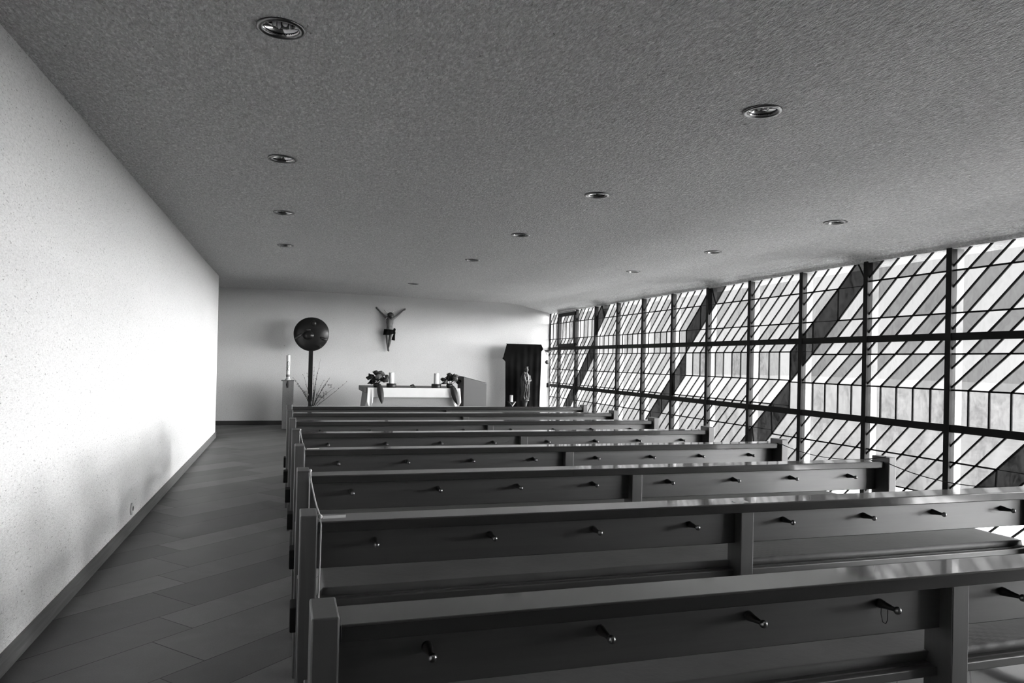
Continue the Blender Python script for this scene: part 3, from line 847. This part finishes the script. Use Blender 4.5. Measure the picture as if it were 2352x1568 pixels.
# lectern
root = empty('lectern', (3.37, 13.4, 0)); tag(root, 'tall grey stone lectern with a slanted top beside the altar', 'lectern')
b = MB()
vs = [(3.15, 13.20, 0.0), (3.60, 13.20, 0.0), (3.60, 13.52, 0.0), (3.15, 13.72, 0.0), (3.145, 13.20, 1.088), (3.59, 13.20, 0.978), (3.59, 13.52, 0.978), (3.145, 13.72, 1.10)]
b.add(vs, [(0, 3, 2, 1), (4, 5, 6, 7), (0, 1, 5, 4), (1, 2, 6, 5), (2, 3, 7, 6), (3, 0, 4, 7)]); part(b, 'body', M_STONE_DK, root, 0.006)
b = MB(); b.add([(3.15, 13.205, 1.092), (3.585, 13.205, 0.984), (3.585, 13.515, 0.984), (3.15, 13.71, 1.104), (3.15, 13.205, 1.098), (3.585, 13.205, 0.990), (3.585, 13.515, 0.990), (3.15, 13.71, 1.110)],
                [(0, 3, 2, 1), (4, 5, 6, 7), (0, 1, 5, 4), (1, 2, 6, 5), (2, 3, 7, 6), (3, 0, 4, 7)]); part(b, 'reading_top', M_STONE_DK, root)

# ------------------------------------------------------------------ stone column with the tall decorated candle
root = empty('candle_column', (0.0, 14.80, 0)); tag(root, 'square grey stone column with a thin top plate at the aisle', 'column')
b = MB(); b.box(-0.092, 0.114, 14.69, 14.90, 0.0, 0.928); part(b, 'shaft', M_COLUMN, root, 0.004)
b = MB(); b.box(-0.118, 0.126, 14.67, 14.92, 0.928, 0.945); part(b, 'top_plate', M_SLAB, root, 0.002)
b = MB(); b.box(-0.014, 0.014, 14.676, 14.6898, 0.80, 0.928); part(b, 'clasp', M_BLACK, root)
cx, cyy, cz = 0.004, 14.79, 0.9455
root = empty('tall_candle', (cx, cyy, cz)); tag(root, 'tall white candle with a dark ring-and-cross sign on the stone column', 'candle')
b = MB(); b.lathe([(0.034, 0.03), (0.0345, 0.034), (0.0345, 0.478), (0.031, 0.487), (0.010, 0.484), (0.003, 0.482)], (cx, cyy, cz), 32); part(b, 'wax', M_WAX, root)
b = MB(); b.lathe([(0.055, 0.0), (0.056, 0.012), (0.040, 0.030), (0.036, 0.034), (0.0, 0.034)], (cx, cyy, cz), 32); part(b, 'foot', mat_plain('candle_foot', 0.55, 0.35), root)
b = MB(); b.lathe([(0.0348, 0.06), (0.0362, 0.063), (0.0362, 0.105), (0.0348, 0.108)], (cx, cyy, cz), 32, close=True); part(b, 'band', mat_plain('candle_band', 0.22, 0.5), root)
b = MB(); b.tube([(cx, cyy, cz + 0.482), (cx, cyy, cz + 0.497)], 0.002, 6); part(b, 'wick', M_BLACK, root)
b = MB()                                          # the sign, wrapped on the wax
def on_wax(s, z): a = s / 0.0345; return (cx + 0.0352 * sin(a), cyy - 0.0352 * cos(a), cz + z)
b.tube([on_wax(0.024 * cos(t * 2 * pi / 20), 0.315 + 0.045 * sin(t * 2 * pi / 20)) for t in range(21)], 0.0032, 6)
b.tube([on_wax(-0.012, 0.36), on_wax(-0.012, 0.29), on_wax(-0.012, 0.17)], 0.0038, 6)
b.tube([on_wax(-0.036, 0.26), on_wax(-0.012, 0.222), on_wax(0.016, 0.18)], 0.0038, 6)
b.tube([on_wax(-0.038, 0.18), on_wax(-0.012, 0.222), on_wax(0.014, 0.262)], 0.0038, 6)
part(b, 'sign', mat_plain('sign_paint', 0.04, 0.5), root)

# ------------------------------------------------------------------ round bronze disc on a post
DX, DYY, DZ, DR = 0.432, 15.0, 1.862, 0.341
root = empty('disc_sculpture', (DX, DYY, 0)); tag(root, 'dark round bronze disc standing on a narrow post behind the tall candle', 'sculpture')
b = MB()
def wob(t, i): return 1.0 + 0.012 * sin(2 * t + 0.6) + 0.010 * sin(3 * t)
b.lathe([(0.0, -0.065), (0.16, -0.058), (0.27, -0.040), (0.325, -0.014), (DR, 0.0), (DR - 0.004, 0.016), (0.30, 0.022), (0.0, 0.022)], (DX, DYY, DZ), 64, axis='Y', fr=wob)
part(b, 'disc', M_BRONZE, root)
b = MB(); b.ball((DX + 0.035, DYY - 0.06, DZ + 0.215), (0.055, 0.035, 0.055), 16, 10); part(b, 'boss', M_BRONZE, root)
b = MB(); b.ball((DX - 0.06, DYY - 0.062, DZ - 0.03), (0.11, 0.05, 0.085), 18, 12); part(b, 'boss', M_BRONZE, root)
for (x0, z0, x1, z1, w) in ((-0.30, -0.10, -0.18, 0.0, 0.03), (0.16, -0.06, 0.31, -0.12, 0.032), (0.15, -0.22, 0.2, -0.27, 0.02), (-0.15, 0.08, -0.02, 0.085, 0.018)):
    b = MB(); b.tube([(DX + x0, DYY - 0.03, DZ + z0), (DX + (x0 + x1) / 2, DYY - 0.062, DZ + (z0 + z1) / 2), (DX + x1, DYY - 0.055, DZ + z1)], [w * 0.6, w, w * 0.6], 10); part(b, 'relief', mat_plain('worn_bronze', 0.03, 0.3, 0.4), root)
b = MB(); b.prism([(DX - 0.044, 0.52), (DX + 0.040, 0.52), (DX + 0.042, DZ - 0.30), (DX - 0.042, DZ - 0.30)], 1, DYY - 0.012, DYY + 0.03); b.box(DX - 0.03, DX + 0.02, DYY - 0.01, DYY + 0.028, 0.03, 0.53)
part(b, 'post', M_BRONZE, root, 0.003)
b = MB(); b.box(DX - 0.16, DX + 0.16, DYY - 0.14, DYY + 0.16, 0.0, 0.04); part(b, 'base', M_BRONZE, root, 0.004)

# twigs in a floor vase in front of the disc's post
VX, VY = 0.47, 14.72
root = empty('twig_vase', (VX, VY, 0)); tag(root, 'floor vase of bare twigs in front of the bronze disc post', 'plant')
b = MB(); b.lathe([(0.09, 0.0), (0.12, 0.05), (0.13, 0.2), (0.09, 0.36), (0.075, 0.42), (0.085, 0.44), (0.07, 0.43), (0.06, 0.38), (0.0, 0.3)], (VX, VY, 0), 28); part(b, 'vase', mat_plain('vase_glaze', 0.12, 0.3), root)
TW = [(-0.36, 0.99), (-0.33, 0.93), (-0.18, 1.05), (-0.29, 0.86), (-0.10, 1.08), (0.03, 1.2), (0.14, 1.38), (0.08, 1.10), (0.33, 1.02), (0.31, 0.98), (0.66, 0.93), (0.40, 0.80), (0.20, 0.95), (0.26, 0.9), (0.05, 0.98), (-0.2, 0.78)]
rr = random.Random(11)
for i, (dx, zt) in enumerate(TW):
    b = MB(); n = 9; pts = []; dy = rr.uniform(-0.16, 0.12)
    for k in range(n + 1):
        t = k / n
        pts.append((VX + dx * (0.15 + 0.85 * t) * t ** 0.25 + rr.uniform(-0.006, 0.006), VY + dy * t, 0.40 + (zt - 0.40) * t + 0.03 * sin(pi * t) * (1 if abs(dx) < 0.5 else -1)))
    b.tube(pts, [0.0055 * (1 - 0.75 * k / n) for k in range(n + 1)], 6)
    for k in range(2, n + 1):
        if rr.random() < 0.75:
            p = pts[k]; b.ball((p[0] + rr.uniform(-0.008, 0.008), p[1], p[2] + 0.004), (0.005, 0.005, 0.010), 6, 5)
    part(b, 'twig', M_TWIG, root)
for (x, z, r) in ((0.33, 0.84, 0.045), (0.24, 0.70, 0.04), (-0.12, 0.70, 0.05), (0.12, 0.66, 0.05), (0.19, 0.62, 0.035)):
    b = MB()
    for k in range(14):
        a = rr.uniform(0, 2 * pi); e = rr.uniform(-1, 1)
        b.ball((VX + x + r * cos(a) * 0.8, VY + 0.03 * sin(a), z + r * e * 0.8), rr.uniform(0.008, 0.016), 6, 5)
    part(b, 'dry_bloom', M_PALEBLOOM, root)

# ------------------------------------------------------------------ carved figure on the far wall
def P(x, y, dy=0.0):                               # measured on the photo's enlargement: 1293 units to the metre
    return Vector((2.03 + (x - 640) / 1293.0, YF - dy, 1.545 + (1440 - y) / 1293.0))
def skin_body(name, joints, edges, root, m, sub=2):
    me = bpy.data.meshes.new(name)
    o0 = Vector(root.location)
    me.from_pydata([tuple(j[0] - o0) for j in joints], edges, [])
    me.materials.append(m)
    ob = bpy.data.objects.new(name, me); COL.objects.link(ob); ob.parent = root
    sk = ob.modifiers.new('skin', 'SKIN'); sk.use_smooth_shade = True
    bm = bmesh.new(); bm.from_mesh(me); lay = bm.verts.layers.skin.verify()
    bm.verts.ensure_lookup_table()
    for v, j in zip(bm.verts, joints):
        r = j[1]; v[lay].radius = (r, r) if isinstance(r, (int, float)) else r
    bm.verts[0][lay].use_root = True
    bm.to_mesh(me); bm.free()
    ob.modifiers.new('sub', 'SUBSURF').levels = sub; ob.modifiers['sub'].render_levels = sub
    return ob
root = empty('crucifix_figure', (2.05, YF, 1.55)); tag(root, 'carved figure with raised arms and dark loincloth hung on the white altar wall', 'statue')
J = [(P(660, 880, 0.085), (0.072, 0.055)),        # 0 pelvis
     (P(668, 760, 0.095), (0.066, 0.05)),         # 1 waist
     (P(675, 640, 0.105), (0.088, 0.062)),        # 2 chest
     (P(682, 545, 0.100), (0.075, 0.05)),         # 3 collar
     (P(688, 500, 0.112), 0.032),                 # 4 neck
     (P(690, 440, 0.128), (0.047, 0.05)),         # 5 head
     (P(686, 395, 0.126), (0.040, 0.044)),        # 6 crown of the head
     (P(560, 485, 0.085), 0.030), (P(440, 360, 0.05), 0.0215), (P(350, 262, 0.028), 0.017), (P(318, 236, 0.022), 0.019),
     (P(795, 490, 0.085), 0.030), (P(925, 380, 0.05), 0.0215), (P(1040, 270, 0.028), 0.017), (P(1085, 248, 0.022), 0.019),
     (P(610, 960, 0.10), 0.042), (P(612, 1090, 0.115), 0.031), (P(622, 1190, 0.085), 0.027), (P(640, 1320, 0.05), 0.017), (P(652, 1415, 0.055), 0.018),
     (P(712, 950, 0.10), 0.042), (P(690, 1080, 0.125), 0.032), (P(676, 1190, 0.095), 0.027), (P(655, 1325, 0.07), 0.018), (P(664, 1425, 0.08), 0.019)]
E = [(0, 1), (1, 2), (2, 3), (3, 4), (4, 5), (5, 6), (3, 7), (7, 8), (8, 9), (9, 10), (3, 11), (11, 12), (12, 13), (13, 14),
     (0, 15), (15, 16), (16, 17), (17, 18), (18, 19), (0, 20), (20, 21), (21, 22), (22, 23), (23, 24)]
for hx, hy, s in ((318, 236, -1), (1085, 248, 1)):  # fingers of both hands
    base = len(J); hi = 10 if s < 0 else 14
    for k, (ax, ay) in enumerate(((-20, -42), (-28, -26), (-30, -8), (-24, 8), (12, -34))):
        J.append((P(hx + (ax if s < 0 else -ax), hy + ay, 0.026), 0.0055)); E.append((hi, len(J) - 1))
skin_body('body', J, E, root, M_BODY)
b = MB(); b.ball(P(700, 455, 0.172), (0.010, 0.014, 0.014), 8, 6); b.ball(P(676, 438, 0.166), (0.007, 0.005, 0.004), 8, 6); b.ball(P(716, 438, 0.166), (0.007, 0.005, 0.004), 8, 6)
part(b, 'face', M_BODY, root)
b = MB()
b.ball(P(682, 415, 0.118), (0.060, 0.056, 0.058), 16, 12); b.ball(P(625, 480, 0.112), (0.022, 0.03, 0.062), 12, 8); b.ball(P(752, 440, 0.11), (0.020, 0.03, 0.045), 12, 8); b.ball(P(695, 505, 0.155), (0.026, 0.018, 0.028), 12, 8)
for k in range(16): a = k * pi / 8; b.ball(P(682 + 72 * cos(a), 392 + 20 * sin(a), 0.12 - 0.05 * sin(a)), 0.013, 8, 6)
part(b, 'hair', M_BLACK, root)
b = MB()
def loin(u, v):
    a = u * 2 * pi; fold = 1 + 0.05 * sin(a * 9 + v * 3)
    top = P(655, 815, 0.09); z0 = top.z - 0.008 * cos(a); z1 = P(655, 968, 0).z + (0.03 if cos(a) > 0 else 0.0) * cos(a)
    rx = (0.100 + 0.014 * v) * fold; ry = (0.072 + 0.006 * v) * fold
    return Vector((top.x + rx * cos(a) - 0.008 * v, top.y - 0.002 + ry * sin(a) * 0.92, z0 + (z1 - z0) * v))
b.grid(loin, 48, 8)
o = part(b, 'loincloth', M_CLOTHBLK, root); m = o.modifiers.new('thick', 'SOLIDIFY'); m.thickness = 0.006
b = MB(); b.ball(P(805, 815, 0.10), (0.026, 0.024, 0.032), 12, 8)
b.tube([P(800, 830, 0.10), P(808, 900, 0.10), P(800, 960, 0.10), P(785, 1030, 0.10), P(772, 1105, 0.10)], [0.016, 0.022, 0.02, 0.03, 0.042], 12); part(b, 'hanging_fold', M_CLOTHBLK, root)
for (x0, y0, x1, y1) in ((585, 345, 508, 290), (712, 358, 795, 262), (592, 482, 528, 566)):
    b = MB(); b.tube([P(x0, y0, 0.150), P(x1, y1, 0.120)], [0.0055, 0.0085], 6); part(b, 'halo_ray', M_SILVER, root)

# ------------------------------------------------------------------ black draped panel, statue, candle bracket
BX0, BX1, BY = 4.60, 5.385, 15.28
root = empty('draped_panel', (5.0, BY, 0)); tag(root, 'tall panel draped in black cloth behind the carved statue', 'panel')
b = MB(); b.box(BX0 + 0.03, BX1 - 0.03, BY + 0.02, BY + 0.05, 0.0, 1.775); part(b, 'board', M_BLACK, root)
b = MB()
def drape(u, v):
    z = 1.793 * (1 - v) + 0.02 * v
    wid = 1.0 + 0.03 * sin(v * 5 + 1)
    x = 4.995 + (u - 0.5) * 0.785 * (wid + 0.03 * v)
    k = 1 - u / 0.05
    if k > 0: x -= k * (0.078 * (1.793 - z) / 0.32 if z > 1.47 else 0.078 * max(0.0, (z - 1.40) / 0.07) + 0.02)
    k = (u - 0.95) / 0.05
    if k > 0: x += k * (0.050 * (1.793 - z) / 0.10 if z > 1.69 else 0.050 * max(0.0, (z - 1.64) / 0.05))
    y = BY - 0.012 + 0.014 * sin(u * 34 + 0.8 * sin(v * 3)) * (0.3 + 0.7 * u) * min(1, v * 4) + 0.01 * noise.noise(Vector((u * 6, v * 3, 2)))
    return Vector((x, y, z))
b.grid(drape, 90, 60)
def over(u, v):
    p = drape(u, 0.0); return Vector((p.x, p.y + 0.075 * v, p.z + 0.004 * sin(pi * v)))
b.grid(over, 90, 3)
o = part(b, 'cloth', M_CLOTHBLK, root); m = o.modifiers.new('thick', 'SOLIDIFY'); m.thickness = 0.006

SX, SY = 4.965, 15.05
root = empty('statue_pedestal', (SX, SY, 0)); tag(root, 'slim dark tapering pedestal under the carved statue', 'pedestal')
b = MB(); b.lathe([(0.10, 0.0), (0.09, 0.03), (0.035, 0.06), (0.03, 0.40), (0.035, 0.42), (0.055, 0.50), (0.062, 0.545), (0.09, 0.552), (0.095, 0.575)], (SX, SY, 0), 28); part(b, 'column', M_STATUE, root)
root = empty('mother_and_child_statue', (SX, SY, 0.576)); tag(root, 'dark carved statue of a robed woman holding a child before the black cloth', 'statue')
b = MB()
def robe(t, i): return 1.0 + (0.10 * sin(5 * t + i * 0.25) + 0.075 * sin(11 * t - i * 0.4)) * (1.0 if i < 9 else 0.3)
b.lathe([(0.0, 0.0), (0.085, 0.002), (0.092, 0.03), (0.084, 0.10), (0.080, 0.18), (0.088, 0.28), (0.095, 0.36), (0.100, 0.44), (0.092, 0.50), (0.075, 0.55), (0.050, 0.585), (0.028, 0.60), (0.0, 0.605)], (SX, SY, 0.576), 48, fr=robe)
b.ball((SX + 0.022, SY - 0.012, 0.576 + 0.645), (0.040, 0.044, 0.052), 18, 12)       # head
b.ball((SX + 0.020, SY + 0.012, 0.576 + 0.655), (0.052, 0.050, 0.060), 18, 12)       # veil
b.lathe([(0.0, 0.0), (0.036, 0.0), (0.040, 0.02), (0.046, 0.035), (0.036, 0.03), (0.0, 0.03)], (SX + 0.02, SY + 0.004, 0.576 + 0.692), 20)   # crown
b.tube([(SX + 0.085, SY - 0.01, 0.576 + 0.52), (SX + 0.098, SY - 0.06, 0.576 + 0.42), (SX + 0.03, SY - 0.10, 0.576 + 0.40), (SX - 0.05, SY - 0.095, 0.576 + 0.43)], [0.032, 0.028, 0.022, 0.018], 12)
b.tube([(SX - 0.06, SY - 0.01, 0.576 + 0.52), (SX - 0.09, SY - 0.05, 0.576 + 0.45), (SX - 0.07, SY - 0.085, 0.576 + 0.41)], [0.032, 0.028, 0.02], 12)
for a0, x0 in ((0.3, 0.05), (1.2, 0.0), (2.0, -0.05), (0.8, 0.075)):
    b.tube([(SX + x0, SY - 0.085, 0.576 + 0.40), (SX + x0 * 0.6 + 0.01, SY - 0.10, 0.576 + 0.25), (SX + x0 * 1.1 - 0.01, SY - 0.088, 0.576 + 0.05)], [0.010, 0.014, 0.010], 8)
o = part(b, 'figure', M_STATUE, root)
m = o.modifiers.new('fuse', 'REMESH'); m.mode = 'VOXEL'; m.voxel_size = 0.0065; m.use_smooth_shade = True
b = MB()
b.ball((SX - 0.055, SY - 0.08, 0.576 + 0.575), (0.031, 0.033, 0.038), 16, 10)
b.tube([(SX - 0.055, SY - 0.08, 0.576 + 0.545), (SX - 0.058, SY - 0.085, 0.576 + 0.50), (SX - 0.052, SY - 0.09, 0.576 + 0.45), (SX - 0.03, SY - 0.105, 0.576 + 0.40), (SX - 0.02, SY - 0.11, 0.576 + 0.34)], [0.02, 0.038, 0.040, 0.030, 0.016], 14)
b.tube([(SX - 0.045, SY - 0.09, 0.576 + 0.52), (SX - 0.01, SY - 0.12, 0.576 + 0.51), (SX + 0.02, SY - 0.10, 0.576 + 0.53)], [0.014, 0.012, 0.009], 10)
o = part(b, 'child', M_STATUE, root)
m = o.modifiers.new('fuse', 'REMESH'); m.mode = 'VOXEL'; m.voxel_size = 0.005; m.use_smooth_shade = True

root = empty('candle_stand', (4.675, 15.12, 0)); tag(root, 'black stand with a folded V shaped plate before the black cloth', 'candle holder')
b = MB(); b.tube([(4.675, 15.12, 0.03), (4.675, 15.12, 0.44)], 0.012, 10); part(b, 'rod', M_BLACK, root)
b = MB(); b.lathe([(0.09, 0.0), (0.09, 0.012), (0.02, 0.03)], (4.675, 15.12, 0), 24); part(b, 'foot', M_BLACK, root)
b = MB(); b.prism([(4.60, 0.525), (4.675, 0.425), (4.685, 0.445), (4.615, 0.53)], 1, 15.05, 15.18); part(b, 'plate', M_BLACK, root)
b = MB(); b.prism([(4.675, 0.425), (4.692, 0.425), (4.765, 0.525), (4.750, 0.53), (4.68, 0.448)], 1, 15.05, 15.18); part(b, 'plate', mat_plain('bright_plate', 0.6, 0.4), root)
b = MB(); b.lathe([(0.055, 0.505), (0.055, 0.519)], (4.675, 15.115, 0), 20); b.tube([(4.675, 15.115, 0.44), (4.675, 15.115, 0.508)], 0.018, 10); part(b, 'cup', M_BLACK, root)
root = empty('candle', (4.675, 15.115, 0.5195)); tag(root, 'short white candle before the black cloth beside the statue', 'candle')
b = MB(); b.lathe([(0.036, 0.0), (0.0365, 0.003), (0.0365, 0.145), (0.034, 0.15), (0.01, 0.148)], (4.675, 15.115, 0.5195), 24); part(b, 'wax', M_WAX, root)
b = MB(); b.tube([(4.675, 15.115, 0.666), (4.676, 15.115, 0.678)], 0.0018, 6); part(b, 'wick', M_BLACK, root)

# ------------------------------------------------------------------ thin metal stand by the window corner
LX, LY = 5.585, 15.30
root = empty('metal_stand', (LX, LY, 0)); tag(root, 'thin metal floor stand with a shallow dish between black cloth and window', 'stand')
b = MB(); b.lathe([(0.0, 1.62), (0.03, 1.622), (0.075, 1.645), (0.098, 1.672), (0.094, 1.674), (0.07, 1.652), (0.0, 1.632)], (LX - 0.005, LY, 0), 28); part(b, 'dish', M_BLACK, root)
for s in (-1, 1):
    b = MB(); b.tube([(LX + s * 0.075, LY, 1.64), (LX + s * 0.045, LY, 1.585), (LX + s * 0.016, LY, 1.52), (LX + s * 0.013, LY, 1.30), (LX + s * 0.013, LY, 0.03)], 0.0055, 8); part(b, 'rod', mat_plain('steel_rod', 0.3, 0.3, 0.5, 0.6), root)
b = MB(); b.lathe([(0.0, -0.006), (0.045, -0.006), (0.047, 0.0), (0.045, 0.006), (0.0, 0.006)], (LX - 0.045, LY - 0.03, 1.405), 24, axis='Y'); part(b, 'round_plate', M_BLACK, root)
b = MB(); b.lathe([(0.032, 0.84), (0.034, 0.845), (0.034, 0.935), (0.032, 0.94)], (LX, LY, 0), 20); part(b, 'sleeve', M_BLACK, root)
b = MB(); b.lathe([(0.11, 0.0), (0.11, 0.012), (0.03, 0.03)], (LX, LY, 0), 28); part(b, 'foot', M_BLACK, root)
